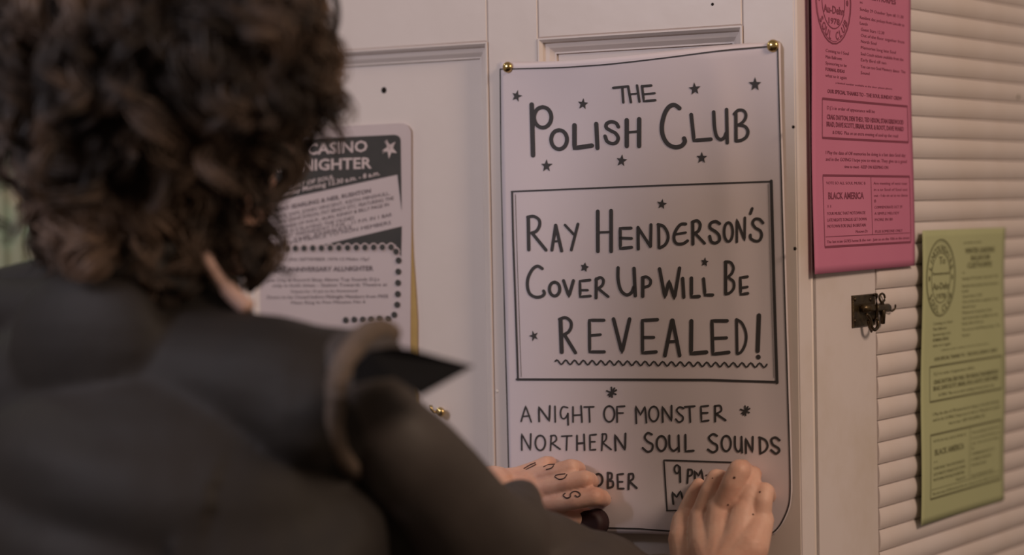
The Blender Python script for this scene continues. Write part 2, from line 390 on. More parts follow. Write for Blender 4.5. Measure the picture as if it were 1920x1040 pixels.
bm = bmesh.new(); bm.from_mesh(sheet.data); bmesh.ops.recalc_face_normals(bm, faces=bm.faces)
if bm.faces[0].normal.dot(DN) < 0: bmesh.ops.reverse_faces(bm, faces=bm.faces)
bm.to_mesh(sheet.data); bm.free()
sm = sheet.modifiers.new('thick', 'SOLIDIFY'); sm.thickness = 0.0003; sm.offset = -1
tag(poster, 'large white hand lettered poster reading THE POLISH CLUB pinned to the panelled door', 'poster')

ink = MB()
def frame(ox, oy, sc):
    return lambda pts: [(ox+a/sc, oy+b/sc) for a, b in pts]
def st(fr, pts, th, sc, sm=False):
    p = fr(pts); p = dense(smooth(p) if sm else p)
    ribbon(ink, p, th/sc, P)
def el(fr, cx, cy, rx, ry, th, sc):
    st(fr, [(cx+rx*math.cos(a), cy+ry*math.sin(a)) for a in np.linspace(-1.6, 4.75, 14)], th, sc, True)
def multi(fr, sc, th, items):
    for it in items:
        if it[0] == 'o': el(fr, *it[1:5], it[5] if len(it) > 5 else th, sc)
        elif it[0] == 'c': st(fr, it[1], it[2] if len(it) > 2 else th, sc, True)
        else: st(fr, it[1], it[2] if len(it) > 2 else th, sc)
A = frame(940, 140, 5.2)
multi(A, 5.2, 24, [('l', [(1090,128),(1235,113)]), ('l', [(1178,125),(1188,270)]), ('l', [(1235,115),(1262,268)]), ('l', [(1322,105),(1345,262)]), ('l', [(1250,190),(1335,182)], 18),
 ('l', [(1370,110),(1388,258),(1500,248)]), ('l', [(1370,112),(1460,105)]), ('l', [(1380,190),(1495,180)], 20)])
multi(A, 5.2, 44, [('l', [(295,290),(308,785)]), ('o', 402, 415, 84, 100, 38), ('o', 562, 632, 77, 93, 38), ('l', [(712,492),(712,715),(880,690)], 44), ('l', [(924,478),(936,715)], 40),
 ('c', [(1140,508),(1118,472),(1072,458),(1028,475),(1022,515),(1065,545),(1112,570),(1138,615),(1120,660),(1075,670),(1030,648),(1010,598)], 34),
 ('l', [(1222,442),(1222,695)], 42), ('l', [(1343,432),(1342,695)], 42), ('l', [(1240,560),(1330,553)], 24)])
Bf = frame(1180, 130, 5.2)
multi(Bf, 5.2, 34, [('c', [(488,378),(440,347),(390,362),(345,430),(318,540),(325,640),(370,722),(440,757),(508,745),(540,705),(534,672)], 42),
 ('l', [(603,440),(630,692),(795,680)], 36), ('c', [(822,415),(830,560),(850,650),(888,683),(925,665),(945,620)]), ('l', [(948,390),(955,715)]),
 ('l', [(1038,425),(1040,695)]), ('c', [(1022,435),(1062,398),(1112,402),(1136,440),(1125,490),(1085,530),(1050,542)], 30), ('c', [(1060,540),(1125,555),(1156,602),(1140,658),(1092,690),(1042,698)], 32)])
Cf = frame(960, 370, 4.954)
multi(Cf, 4.954, 29, [('l', [(150,185),(155,485)], 32), ('c', [(145,182),(200,175),(248,205),(256,255),(228,310),(180,330)]), ('l', [(190,335),(315,488)], 30),
 ('l', [(405,258),(370,488)]), ('l', [(405,258),(460,496)], 30), ('l', [(385,408),(440,404)], 20), ('l', [(492,256),(572,342)], 24), ('l', [(612,246),(550,488)], 26),
 ('l', [(796,128),(797,500)], 34), ('l', [(920,122),(920,500)], 34), ('l', [(812,324),(910,320)], 22),
 ('l', [(1105,284),(1004,286),(1006,474),(1110,462)]), ('l', [(1010,376),(1110,380)], 26),
 ('c', [(280,660),(235,637),(187,670),(148,750),(143,830),(166,895),(220,925),(275,918),(300,892),(293,868)]),
 ('o', 395, 850, 48, 64), ('l', [(478,772),(528,920),(570,772)]), ('l', [(724,766),(630,776),(632,922),(728,914)], 25), ('l', [(635,860),(702,860)], 22),
 ('l', [(782,755),(780,932)]), ('c', [(778,768),(815,742),(848,766),(838,815),(795,848)], 26), ('l', [(800,845),(892,920)], 26),
 ('c', [(985,652),(985,760),(1010,860),(1060,903),(1108,885),(1132,830)], 30), ('l', [(1133,658),(1145,912)], 32),
 ('l', [(1170,278),(1172,478)], 30), ('l', [(1172,282),(1285,455)], 28)])
Df = frame(1200, 370, 4.954)
multi(Df, 4.954, 28, [('l', [(102,252),(98,452)], 28), ('l', [(173,255),(176,465)], 28), ('c', [(168,250),(218,268),(254,325),(260,385),(232,440),(182,468)]),
 ('c', [(425,246),(375,252),(328,318),(316,385),(342,428),(400,428),(442,402)]), ('l', [(335,340),(425,326)], 22),
 ('l', [(490,230),(492,432)], 30), ('c', [(486,228),(532,215),(560,252),(545,308),(505,333)]), ('l', [(515,335),(600,425)], 26),
 ('c', [(740,242),(702,222),(657,240),(652,282),(700,315),(733,350),(738,398),(700,423),(662,408),(648,360)]), ('o', 822, 320, 40, 88, 25),
 ('l', [(900,412),(900,205),(972,398),(975,188)], 24), ('l', [(1043,102),(1026,150)], 26),
 ('c', [(1143,236),(1110,202),(1067,202),(1047,240),(1072,280),(1118,310),(1130,355),(1110,398),(1070,404),(1030,380),(1026,348)], 27),
 ('l', [(26,748),(25,918)], 32), ('c', [(22,742),(62,737),(98,770),(88,815),(40,833)], 26), ('l', [(182,662),(232,928),(270,775),(320,938),(368,655)], 31),
 ('l', [(397,752),(407,925)], 32), ('l', [(478,748),(478,922),(550,918)], 32), ('l', [(591,755),(604,905),(675,905)], 30),
 ('l', [(796,600),(796,893)], 30), ('c', [(792,597),(840,602),(868,650),(855,702),(825,740),(868,780),(872,838),(840,882),(796,897)], 26),
 ('l', [(998,735),(932,745),(936,900),(1002,890)], 27), ('l', [(938,840),(998,830)], 24)])
Ef = frame(960, 580, 6.5)
multi(Ef, 6.5, 42, [('l', [(590,125),(605,518)], 50), ('c', [(578,118),(650,98),(712,142),(720,210),(690,270),(640,302)], 38), ('l', [(640,310),(772,525)], 42),
 ('l', [(1120,130),(942,130),(946,515),(1125,515)], 38), ('l', [(960,315),(1078,305)], 32), ('l', [(1237,115),(1340,522),(1433,115)], 44)])
Ff = frame(1200, 570, 6.117)
multi(Ff, 6.117, 42, [('l', [(200,176),(26,186),(29,558),(185,546)], 38), ('l', [(45,380),(158,380)], 34), ('l', [(368,185),(286,588)], 44), ('l', [(376,185),(455,588)], 42), ('l', [(310,430),(430,425)], 34),
 ('l', [(590,192),(586,565),(762,550)], 46), ('l', [(1000,190),(825,190),(836,572),(1020,551)], 40), ('l', [(860,390),(992,385)], 36),
 ('l', [(1108,175),(1114,562)], 34), ('c', [(1108,175),(1165,212),(1208,300),(1219,390),(1200,480),(1160,548),(1120,568)], 32), ('l', [(1365,128),(1350,535)], 50), ('l', [(1356,603),(1360,607)], 52)])
Gf = frame(960, 740, 4.729)
multi(Gf, 4.729, 14, [('l', [(80,235),(120,98),(170,240)]), ('l', [(98,190),(155,186)]), ('l', [(240,235),(237,105),(330,232),(335,98)], 17), ('l', [(380,100),(383,240)]),
 ('c', [(492,112),(450,106),(430,150),(438,200),(468,208),(495,170)]), ('l', [(495,165),(497,265)], 16), ('l', [(540,105),(541,240)], 15), ('l', [(612,98),(620,240)], 15), ('l', [(540,180),(616,176)]),
 ('l', [(640,107),(725,105)], 15), ('l', [(683,105),(689,240)], 15), ('o', 862, 168, 46, 70, 16), ('l', [(932,240),(930,104),(998,100)], 16), ('l', [(932,160),(985,160)]),
 ('l', [(1103,252),(1096,98),(1140,178),(1180,102),(1192,246)], 16), ('o', 1257, 168, 42, 66, 16),
 ('l', [(86,490),(84,345),(162,490),(166,345)], 15), ('o', 250, 425, 44, 66, 16), ('l', [(347,360),(340,492)]), ('c', [(342,364),(382,360),(392,400),(352,430)]), ('l', [(355,430),(425,480)], 16),
 ('l', [(440,366),(530,362)]), ('l', [(487,365),(482,490)]), ('l', [(576,360),(576,490)], 16), ('l', [(638,350),(643,490)], 16), ('l', [(576,430),(640,425)], 18),
 ('l', [(745,351),(690,356),(692,488),(740,485)], 16), ('l', [(692,415),(735,415)]), ('l', [(803,345),(795,492)], 15), ('c', [(798,350),(832,347),(834,392),(802,425)]), ('l', [(805,425),(878,483)], 16),
 ('l', [(918,492),(912,352),(1002,488),(1006,342)], 18),
 ('o', 765, 752, 37, 52, 19), ('l', [(850,692),(850,818)], 20), ('c', [(848,690),(882,698),(880,742),(850,755),(892,768),(892,812),(850,824)], 19), ('l', [(985,700),(934,706),(940,830),(990,830)], 18), ('l', [(938,770),(980,770)], 16),
 ('l', [(1036,702),(1032,835)], 20), ('c', [(1034,703),(1070,700),(1074,740),(1040,765)], 18), ('l', [(1045,770),(1105,825)], 20)])
Hf = frame(1200, 740, 4.729)
multi(Hf, 4.729, 17, [('l', [(202,240),(198,102),(280,232),(280,96)], 17), ('c', [(387,120),(352,107),(326,135),(346,165),(380,195),(375,228),(342,240),(318,215)], 16),
 ('l', [(397,106),(485,100)]), ('l', [(440,105),(446,240)]), ('l', [(605,96),(540,103),(545,235),(608,226)]), ('l', [(545,160),(600,158)]), ('l', [(665,98),(667,235)], 19), ('c', [(662,100),(710,96),(720,140),(672,168)]), ('l', [(680,170),(758,224)], 20),
 ('c', [(105,350),(68,337),(42,375),(66,412),(110,440),(105,488),(66,503),(24,470)], 19), ('o', 190, 430, 42, 66, 19), ('c', [(260,360),(264,458),(298,495),(338,468)], 19), ('l', [(342,358),(346,500)], 19), ('l', [(403,355),(404,500),(475,494)], 20),
 ('c', [(682,362),(647,347),(611,380),(640,420),(680,445),(682,488),(645,508),(603,484)], 20), ('o', 765, 430, 41, 68, 19), ('c', [(842,370),(844,462),(870,502),(896,478),(900,420)], 19), ('l', [(900,372),(906,510)], 19),
 ('l', [(940,515),(937,385),(998,508),(1000,372)], 19), ('l', [(1062,378),(1066,520)], 21), ('c', [(1057,376),(1110,400),(1132,450),(1110,495),(1066,520)], 20),
 ('c', [(1237,402),(1200,377),(1165,397),(1178,440),(1224,470),(1234,498),(1204,520),(1163,490)], 22),
 ('l', [(240,1025),(212,578),(820,598)], 14), ('l', [(238,1025),(320,1024)], 13), ('o', 328, 658, 22, 36, 16), ('l', [(354,640),(358,772)], 18), ('l', [(427,662),(420,780)], 18), ('c', [(425,660),(460,666),(458,708),(425,720)], 16),
 ('l', [(488,742),(483,672),(520,716),(545,662),(558,748)], 18), ('l', [(585,712),(640,708)], 12), ('l', [(295,965),(286,862),(325,905),(360,852),(385,950)], 18)])
I = lambda pts: pts
multi(I, 1, 3.2, [('l', [(960,360),(962,450),(966,560),(971,712)], 3.6), ('l', [(959,359),(1100,353),(1250,347),(1447,340)], 3.0), ('l', [(1446,339),(1452,560),(1457,717)], 5.6), ('l', [(969,711),(1200,711.5),(1330,712),(1458,716)], 4.4),
 ('l', [(966,364),(970,500),(977,706)], 0.8), ('l', [(1440,345),(1446,560),(1451,708)], 0.9),
 ('c', [(937.5,131),(939,290),(943.5,500),(947,640),(950.5,760),(954,900),(957,985)], 2.0), ('c', [(938,129.5),(1040,127),(1100,123.5),(1150,119.5),(1250,108),(1350,95),(1410,89.5),(1447,87)], 2.4),
 ('c', [(1458,88),(1461,200),(1465,330),(1471,540),(1476,700),(1480.5,850),(1481.5,920),(1478,950),(1466,978),(1455,993),(1448,998)], 2.8), ('l', [(957,985),(1135,989),(1200,991),(1265,996),(1448,999)], 2.8)])
wl = []
for k in range(0, 24*6+1):
    x = 1041+(1438-1041)*k/(24*6); y = 678.5+6*k/(24*6); wl.append((x, y-4.2*math.sin(2*math.pi*k/6+0.4)))
ribbon(ink, wl, 3.2, P)
def star(fr, cx, cy, r, sc, rot=0, inner=0.42):
    pts = []
    for k in range(10):
        a = -math.pi/2+rot+k*math.pi/5; rr = r if k % 2 == 0 else r*inner; pts.append(fr([(cx+rr*math.cos(a)*random.uniform(.88, 1.12), cy+rr*1.12*math.sin(a))])[0])
    c = fr([(cx, cy)])[0]; b = [P(*c)]+[P(*p) for p in pts]
    ink.add(b, [(0, i, i % 10+1) for i in range(1, 11)])
for a in ((148,208,54,.25),(795,285,52,.1),(440,888,58,0),(1172,838,56,.1)): star(A, a[0], a[1], a[2], 5.2, a[3])
for a in ((636,190,58,-.1),(1225,146,64,0),(706,862,54,0)): star(Bf, a[0], a[1], a[2], 5.2, a[3])
star(Cf, 672, 648, 42, 4.954, .2, .5); star(Df, 602, 600, 42, 4.954, .1); star(Df, 203, 62, 46, 4.954, .15); star(Ef, 265, 322, 62, 6.5, -.3, .38); star(Gf, 848, 915, 36, 4.729, .3, .45)
for (cx, cy, r) in ((1147, 736, 10), (1397.5, 770.5, 9.5)):
    for a in (1.5, 0.35, 2.6, 2.1): ribbon(ink, [(cx-r*math.cos(a), cy-r*math.sin(a)), (cx+r*math.cos(a)*.8, cy+r*math.sin(a)*.8)], 3.2, P)
ink.out('hand_lettering', M_ink, poster)

for (x, y, lab, r) in ((953, 126, 'shiny brass drawing pin at the top left corner of the white poster', .0052), (1450, 86, 'dull brass drawing pin at the top right corner of the white poster', .0056)):
    c = D.surf(x, y, h_poster, 0.0); q = MB()
    q.lathe(c, DN, [(r*.96, 0.0002), (r, 0.0008), (r*.96, 0.0021), (r*.8, 0.0034), (r*.5, 0.0043), (r*.15, 0.0047)], 24)
    root = q.out('drawing_pin', M_brass, None, True); tag(root, lab, 'pin', 'drawing pins holding the white poster')
    q = MB(); q.lathe(c+DN*0.0003, -DN, [(0.0006, 0), (0.0005, 0.0085), (0.0001, 0.0105)], 8); q.out('spike', M_brass, root)

# ================================================================== CARD ON THE LEFT PANEL
card = empty('event_card')
def h_card(u, v): return rec+0.0022
def K(x, y): return D.surf(x, y, h_card, 0.0003)
def K2(x, y): return D.surf(x, y, h_card, 0.0006)
def rounded(x0, y0, x1, y1, yr0, yr1, r, corners, n=8):
    pass
outl = [(468, 246)] + [(600, 238.5), (745, 231)] + [(752+19*math.sin(a), 250-19*math.cos(a)) for a in np.linspace(0.1, math.pi/2, 8)] + [(771.5, 430), (770, 560), (769, 760), (466, 770)]
def poly_prism(name, pts, surf0, surf1, m, parent):
    q = MB(); n = len(pts); vs = [surf0(*p) for p in pts]+[surf1(*p) for p in pts]
    q.add(vs, [tuple(range(n)), tuple(range(n, 2*n))[::-1]]+[(i, (i+1) % n, n+(i+1) % n, n+i) for i in range(n)]); return q.out(name, m, parent)
poly_prism('card_sheet', outl, lambda x, y: D.surf(x, y, h_card, 0), lambda x, y: D.surf(x, y, h_card, -0.0012), M_card, card)
blk = MB()
def flat(mb, pts, f): mb.add([f(*p) for p in pts], [tuple(range(len(pts)))])
flat(blk, [(480, 269), (597, 259), (739, 252.6)]+[(741+10*math.sin(a), 263-10*math.cos(a)) for a in np.linspace(0.1, math.pi/2, 6)]+[(753, 395), (745, 327), (480, 384.5)], K)
flat(blk, [(753.2, 424), (752, 482), (748, 470), (741, 457.5), (600, 460)], K)
blk.out('black_field', M_cardblack, card)
wh = MB(); gr = MB(); ha = MB()
for (t, b, x0, y0, x1, y1, cap, white) in CASINO:
    dx, dy = x1-x0, y1-y0; l = math.hypot(dx, dy)
    f = K2 if white else K
    put_text(wh if white else gr, t, b, lambda a, c, f=f: f(x0+dx*a-0.02*cap*c*0, y0+dy*a-cap*c))
# star shape
def starp(cx, cy, r, rot, inner=.42): return [(cx+(r if k % 2 == 0 else r*inner)*math.cos(-math.pi/2+rot+k*math.pi/5), cy+(r if k % 2 == 0 else r*inner)*1.25*math.sin(-math.pi/2+rot+k*math.pi/5)) for k in range(10)]
stp = MB(); sp = starp(731, 279, 15, math.pi+0.12, .40); c = K2(731, 279); stp.add([c]+[K2(*p) for p in sp], [(0, i, i % 10+1) for i in range(1, 11)])
for (dx, dy) in ((-10, -14), (-6, -17), (-14, 8), (10, -12)): ribbon(stp, [(731, 279), (731+dx, 279+dy)], 1.0, K2, False)
dots = [(743-16.35*i, 463+0.25*i) for i in range(1, 14)]+[(733, 462.5)] if False else []
dots = [(733-16.3*i, 463+0.22*i) for i in range(0, 15)]+[(742.5, 471.5), (747, 488), (746.5, 509), (746, 530), (745.5, 551), (744.5, 571), (739, 590), (727.5, 598), (711.5, 598), (695.5, 599), (680, 599), (664, 599), (648, 600)]
dk = MB()
for (x, y) in dots:
    for (mb, r, f) in ((ha, 7.6, K2), (dk, 5.4, lambda a, b: D.surf(a, b, h_card, 0.0009))):
        if mb is ha and y > 480: continue
        mb.add([f(x+r*math.cos(a), y+r*1.12*math.sin(a)) for a in np.linspace(0, 2*math.pi, 15)[:-1]], [tuple(range(14))])
ha.out('dot_halos', M_halo, card); stp.out('star', M_halo, card); wh.out('white_lettering', M_halo, card); gr.out('grey_lettering', M_cardgrey, card); dk.out('dot_border', M_cardblack, card)
poly_prism('yellowed_edge', [(771, 395), (774.5, 480), (779, 540), (782.5, 600), (783, 700), (782, 762), (768, 762), (768, 600), (769.5, 520)], lambda x, y: D.surf(x, y, h_card, -0.0006), lambda x, y: D.surf(x, y, h_card, -0.0018), M_yellow, card)
tag(card, 'black and white all-nighter event card with rounded corners on the door beside the hair', 'flyer')

# small brass hook on the left panel
hk = empty('brass_hook'); u, v = D.hit(826, 772, rec); hp = D.pt(u, v, rec)
q = MB(); q.lathe(hp, DN, [(0.0045, 0.0), (0.0045, 0.001), (0.002, 0.0016), (0.0018, 0.006)], 14); q.out('screw_base', M_brass, hk, True)
q = MB(); q.tube([hp+DN*.006, hp+DN*.009+DU*-.002, hp+DN*.010+DU*-.004+Vector((0, 0, .003)), hp+DN*.010+DU*-.0045+Vector((0, 0, .007))], .0017, 8); q.out('hook', M_brass, hk, True)
q = MB(); q.lathe(hp+DU*.0045+DN*.004+Vector((0, 0, .0005)), DN, [(0.002, 0), (0.0045, .0015), (.0050, .003), (.004, .005), (.0015, .006)], 14); q.out('knob', M_brass, hk, True)
tag(hk, 'small brass hook on the door panel just above the sleeve', 'hook')

# ================================================================== FLYERS ON THE SLATS
def flyer(quad, mpaper, mink, label, bend):
    (TL, TR, BR, BL) = [WL.hit(*p, 0.0045+bend(*st)) for p, st in zip(quad, ((0, .5), (1, .5), (1, .9), (0, .9)))]
    root = empty('flyer')
    def surf(s, t, off=0.0):
        u = (TL[0]*(1-s)+TR[0]*s)*(1-t)+(BL[0]*(1-s)+BR[0]*s)*t; v = (TL[1]*(1-s)+TR[1]*s)*(1-t)+(BL[1]*(1-s)+BR[1]*s)*t
        return WL.pt(u, v, 0.0045+bend(s, t)+off)
    N1, N2 = 26, 40
    vs = [surf(i/N1, j/N2) for j in range(N2+1) for i in range(N1+1)]
    fs = [(j*(N1+1)+i, (j+1)*(N1+1)+i, (j+1)*(N1+1)+i+1, j*(N1+1)+i+1) for j in range(N2) for i in range(N1)]
    sh = mk('sheet', vs, fs, mpaper, root, True)
    m = sh.modifiers.new('thick', 'SOLIDIFY'); m.thickness = 0.00025; m.offset = 0
    g = MB(); off = 0.0004
    for (t, b, s0, s1, tt, cap) in FLYER: put_text(g, t, b, lambda a, c: surf(s0+(s1-s0)*a, tt-cap*c, off))
    f = lambda s, t: surf(s, t, off)
    def line(pts, th=0.0045):   # thickness in s units, pts in (s,t)
        pp = []
        for i in range(len(pts)-1):
            for k in range(10): pp.append((pts[i][0]*(1-k/10)+pts[i+1][0]*k/10, (pts[i][1]*(1-k/10)+pts[i+1][1]*k/10)*1.414))
        pp.append((pts[-1][0], pts[-1][1]*1.414)); ribbon(g, pp, th, lambda a, b: f(a, b/1.414), False)
    for (t0, t1) in ((.469, .588), (.702, .92)):
        line([(.10, t0), (.955, t0)], .010); line([(.10, t1), (.955, t1)], .010); line([(.10, t0), (.10, t1)]); line([(.955, t0), (.955, t1)])
    line([(.565, .706), (.565, .89)], .003); line([(.11, .889), (.945, .889)], .003)
    cx, cy = .21, .1655
    for (ra, th) in ((.172, .007), (.163, .002), (.112, .005)):
        line([(cx+ra*math.cos(a), cy+ra/1.30*math.sin(a)) for a in np.linspace(0, 2*math.pi, 28)], th)
    for (txt, a0, a1) in (('LINCOLNSHIRE', 160, 20), ('SOUL CLUB', 215, 325)):
        n = len(txt)
        for i, ch in enumerate(txt):
            if ch == ' ': continue
            a = math.radians(a0+(a1-a0)*i/(n-1)); up = 1 if a0 < 200 else -1
            rr = .118 if up == 1 else .158
            ex, ey = math.cos(a), -math.sin(a); px, py = cx+rr*ex, cy+rr*ey/1.30
            rx, ry = (ex*up, ey*up); tx, ty = (-ry, rx)
            v_, f_, w_ = _T[(ch, True)]; sc = .045
            g.add([f(px+(x-w_/2)*sc*tx*0.95+y*sc*rx, py+((x-w_/2)*sc*ty*.95+y*sc*ry)/1.30) for x, y in v_], f_)
    for sx in (-.137, .137): g.add([f(cx+sx+.01*math.cos(a), cy+.01*math.sin(a)) for a in np.linspace(0, 6.28, 9)[:-1]], [tuple(range(8))])
    g.out('printed_text', mink, root)
    tag(root, label, 'flyer', None)
    return root
flyer([(1518, -111), (1705, -64), (1716, 498), (1527, 514)], M_pink, M_pinkink, 'pink printed flyer fixed over the corner board and slats, above the latch',
      lambda s, t: 0.0030*(1-s)**3+0.0012+0.0008*math.sin(7*t+s*2))
flyer([(1728, 432), (1885, 426), (1882, 937), (1728, 985)], M_green, M_greenink, 'lime green printed flyer fixed to the slats, lower and further right than the pink one',
      lambda s, t: 0.0030*(1-s)**2+0.0012+0.0008*math.sin(9*t+s*3)+0.006*max(0, s-.85)*max(0, .15-t)*40*.15)

# ================================================================== LATCH
la = empty('latch')
a0 = WL.hit(1596, 554); a1 = WL.hit(1638, 609); fwl = fw
q = MB(); q.box(fwl, (a0[0], a1[1], 0.0), (a1[0], a0[1], 0.0022), 0.0008); q.out('back_plate', M_oldbrass, la)
def W3(x, y, w): u, v = WL.hit(x, y, w); return WL.pt(u, v, w)
for (x, y) in ((1603, 561), (1632, 561), (1603, 601)):
    u, v = WL.hit(x, y, .0022); q = MB(); q.lathe(WL.pt(u, v, .0020), WN, [(.0020, 0), (.0020, .0004), (.0014, .0012), (.0004, .0015)], 12); q.out('screw', M_oldbrass, la, True)
u, v = WL.hit(1615, 577, .0022); q = MB(); q.lathe(WL.pt(u, v, .0020), WN, [(.0026, 0), (.0026, .0008), (.0012, .002), (.0003, .0022)], 12); o = q.out('screw', M_brass, la, True); o['label'] = 'bright brass screw in the middle of the plate'
q = MB(); pA = W3(1618, 578, .006); pB = W3(1664, 577, .006); q.tube([pA, pA.lerp(pB, .3), pA.lerp(pB, .8), pB, pB+WU*.004], [.0036, .0038, .0038, .0042, .0022], 14); q.out('bolt', M_oldbrass, la, True)
q = MB(); q.tube([W3(1640, 552, .002), W3(1643, 552, .007), W3(1644, 575, .010), W3(1643, 598, .007), W3(1640, 600, .002)], .0016, 8); q.out('keeper', M_oldbrass, la, True)
q = MB()
ring = [W3(1654+5*math.cos(a), 558+8*math.sin(a), .006) for a in np.linspace(0, 2*math.pi, 13)[:-1]]; q.tube(ring, .0011, 8, True)
q.tube([W3(1654, 566, .006), W3(1655, 585, .0075), W3(1655, 606, .006)], [.0018, .0030, .0022], 10); q.out('eye_staple', M_oldbrass, la, True)
q = MB(); q.tube(smooth([W3(1624, 588, .010), W3(1632, 598, .012), W3(1634, 612, .012), W3(1640, 618, .012), W3(1646, 612, .012), W3(1646, 602, .011), W3(1642, 596, .010)], 5), .0016, 8); q.out('hook_ring', M_oldbrass, la, True)
q = MB(); q.tube([W3(1630, 600, .010), W3(1632, 612, .010), W3(1634, 622, .009)], [.0026, .0024, .0010], 8); q.out('tongue', M_oldbrass, la, True)
q = MB(); q.tube(smooth([W3(1664, 578, .005), W3(1672, 583, .006), W3(1678, 578, .007), W3(1679, 571, .008)], 5), .0009, 6); q.out('wire_hook', M_oldbrass, la, True)
tag(la, 'tarnished brass latch on the corner board below the pink flyer', 'latch')

# ================================================================== CURTAIN GLIMPSED AT THE FAR LEFT
q = MB(); vs = []; n = 60
for j in range(2):
    for i in range(n+1):
        x = -0.95+0.26*i/n; vs.append((x, 3.45+0.018*math.sin(i*1.05), 0.03+2.50*(1-j)))
q.add(vs, [(i, i+1, n+2+i, n+1+i) for i in range(n)]); cu = q.out('curtain', M_curtain, None, True)
m = cu.modifiers.new('t', 'SOLIDIFY'); m.thickness = .002
tag(cu, 'pale green and cream curtain glimpsed between the hair and collar at the far left edge', 'curtain')

# ================================================================== PERSON
PR, PF, PU = DU.copy(), -DN, Vector((0, 0, 1))
NB = at(300, 645, 1.75)
person = empty('person'); person.location = (NB.x, NB.y, 0)
def local(o):
    o.parent = person; o.matrix_parent_inverse = Matrix.Translation(person.location).inverted(); return o
def bp(r, f, u): return NB+PR*r+PF*f+PU*u
class Blob:
    def __init__(s): s.bm = bmesh.new()
    def ell(s, c, ax, seg=20):
        """ax: three axis vectors (already scaled)"""
        m = Matrix((ax[0], ax[1], ax[2])).transposed().to_4x4(); m.translation = c
        bmesh.ops.create_uvsphere(s.bm, u_segments=seg, v_segments=max(8, seg//2), radius=1, matrix=m)
    def ball(s, c, r): s.ell(c, (Vector((r, 0, 0)), Vector((0, r, 0)), Vector((0, 0, r))), 16)
    def cone(s, p0, r0, p1, r1, seg=18):
        d = p1-p0; L = d.length
        if L < 1e-5: return
        q = d.to_track_quat('Z', 'Y').to_matrix().to_4x4(); q.translation = (p0+p1)/2
        bmesh.ops.create_cone(s.bm, cap_ends=True, segments=seg, radius1=r0, radius2=r1, depth=L, matrix=q)
    def chain(s, pts):
        for i, (p, r) in enumerate(pts):
            s.ball(p, r)
            if i: s.cone(pts[i-1][0], pts[i-1][1], p, r)
    def finish(s, name, m, voxel, smooth_it=4, dec=None, disp=None):
        me = bpy.data.meshes.new(name); s.bm.to_mesh(me); s.bm.free(); me.materials.append(m)
        o = bpy.data.objects.new(name, me); C.objects.link(o)
        r = o.modifiers.new('r', 'REMESH'); r.mode = 'VOXEL'; r.voxel_size = voxel; r.use_smooth_shade = True
        if smooth_it:
            k = o.modifiers.new('s', 'SMOOTH'); k.factor = 0.5; k.iterations = smooth_it
        if dec:
            k = o.modifiers.new('d', 'DECIMATE'); k.ratio = dec
        dg = bpy.context.evaluated_depsgraph_get(); nm = bpy.data.meshes.new_from_object(o.evaluated_get(dg))
        o.modifiers.clear(); o.data = nm; bpy.data.meshes.remove(me); nm.name = name
        nm.polygons.foreach_set('use_smooth', [True]*len(nm.polygons))
        if not nm.materials: nm.materials.append(m)
        return o
def dp(x, y, w): u, v = D.hit(x, y, w); return D.pt(u, v, w)

HC = bp(-0.014, 0.030, 0.165)          # middle of the head
body = Blob()
# head
body.ell(HC+PU*.02-PF*.01, (PR*.074, PF*.094, PU*.092)); body.ell(HC+PF*.035-PU*.045, (PR*.058, PF*.062, PU*.072)); body.ell(HC+PF*.072-PU*.098, (PR*.026, PF*.022, PU*.020))
body.chain([(HC+PF*.098+PU*.008, .008), (HC+PF*.112-PU*.022, .012)]); body.ell(HC+PF*.090-PU*.062, (PR*.024, PF*.012, PU*.006)); body.ell(HC+PF*.090-PU*.072, (PR*.020, PF*.011, PU*.006))
for sg in (-1, 1):
    body.ell(HC+PR*.076*sg-PU*.012-PF*.008, (PR*.008, PF*.018, PU*.032)); body.ell(HC+PF*.088+PR*.032*sg+PU*.022, (PR*.024, PF*.008, PU*.006)); body.ell(HC+PF*.072+PR*.044*sg-PU*.022, (PR*.018, PF*.016, PU*.014))
# neck, trunk
body.chain([(HC-PU*.05-PF*.02-PR*.015, .052), (bp(-.034, .018, .04), .041), (bp(-.03, .014, -.05), .042)])
body.ell(bp(0, 0, -.19), (PR*.145, PF*.085, PU*.17)); body.ell(bp(0, -.005, -.42), (PR*.125, PF*.08, PU*.17)); body.chain([(bp(-.15, 0, -.06), .036), (bp(.13, 0, -.06), .036), (at(662, 730, 1.665), .027)])
# arms
RS = bp(.165, .0, -.055); LS = bp(-.165, 0, -.055)
RW = dp(1345, 1120, .075); RE = at(960, 1175, 1.83)
LW = dp(925, 925, .055); LE = at(560, 1120, 2.06)
body.chain([(at(x, y, Y), .027) for (x, y, Y) in ((662, 730, 1.665), (718, 806, 1.68), (782, 890, 1.71), (842, 966, 1.76), (925, 1060, 1.81), (965, 1165, 1.83))]+[(at(1110, 1135, 1.92), .032), (at(1215, 1155, 1.99), .031), (RW, .026)])
body.chain([(LS, .045), (LS.lerp(LE, .5), .042), (LE, .036), (LE.lerp(LW, .4), .038), (LW, .026)])
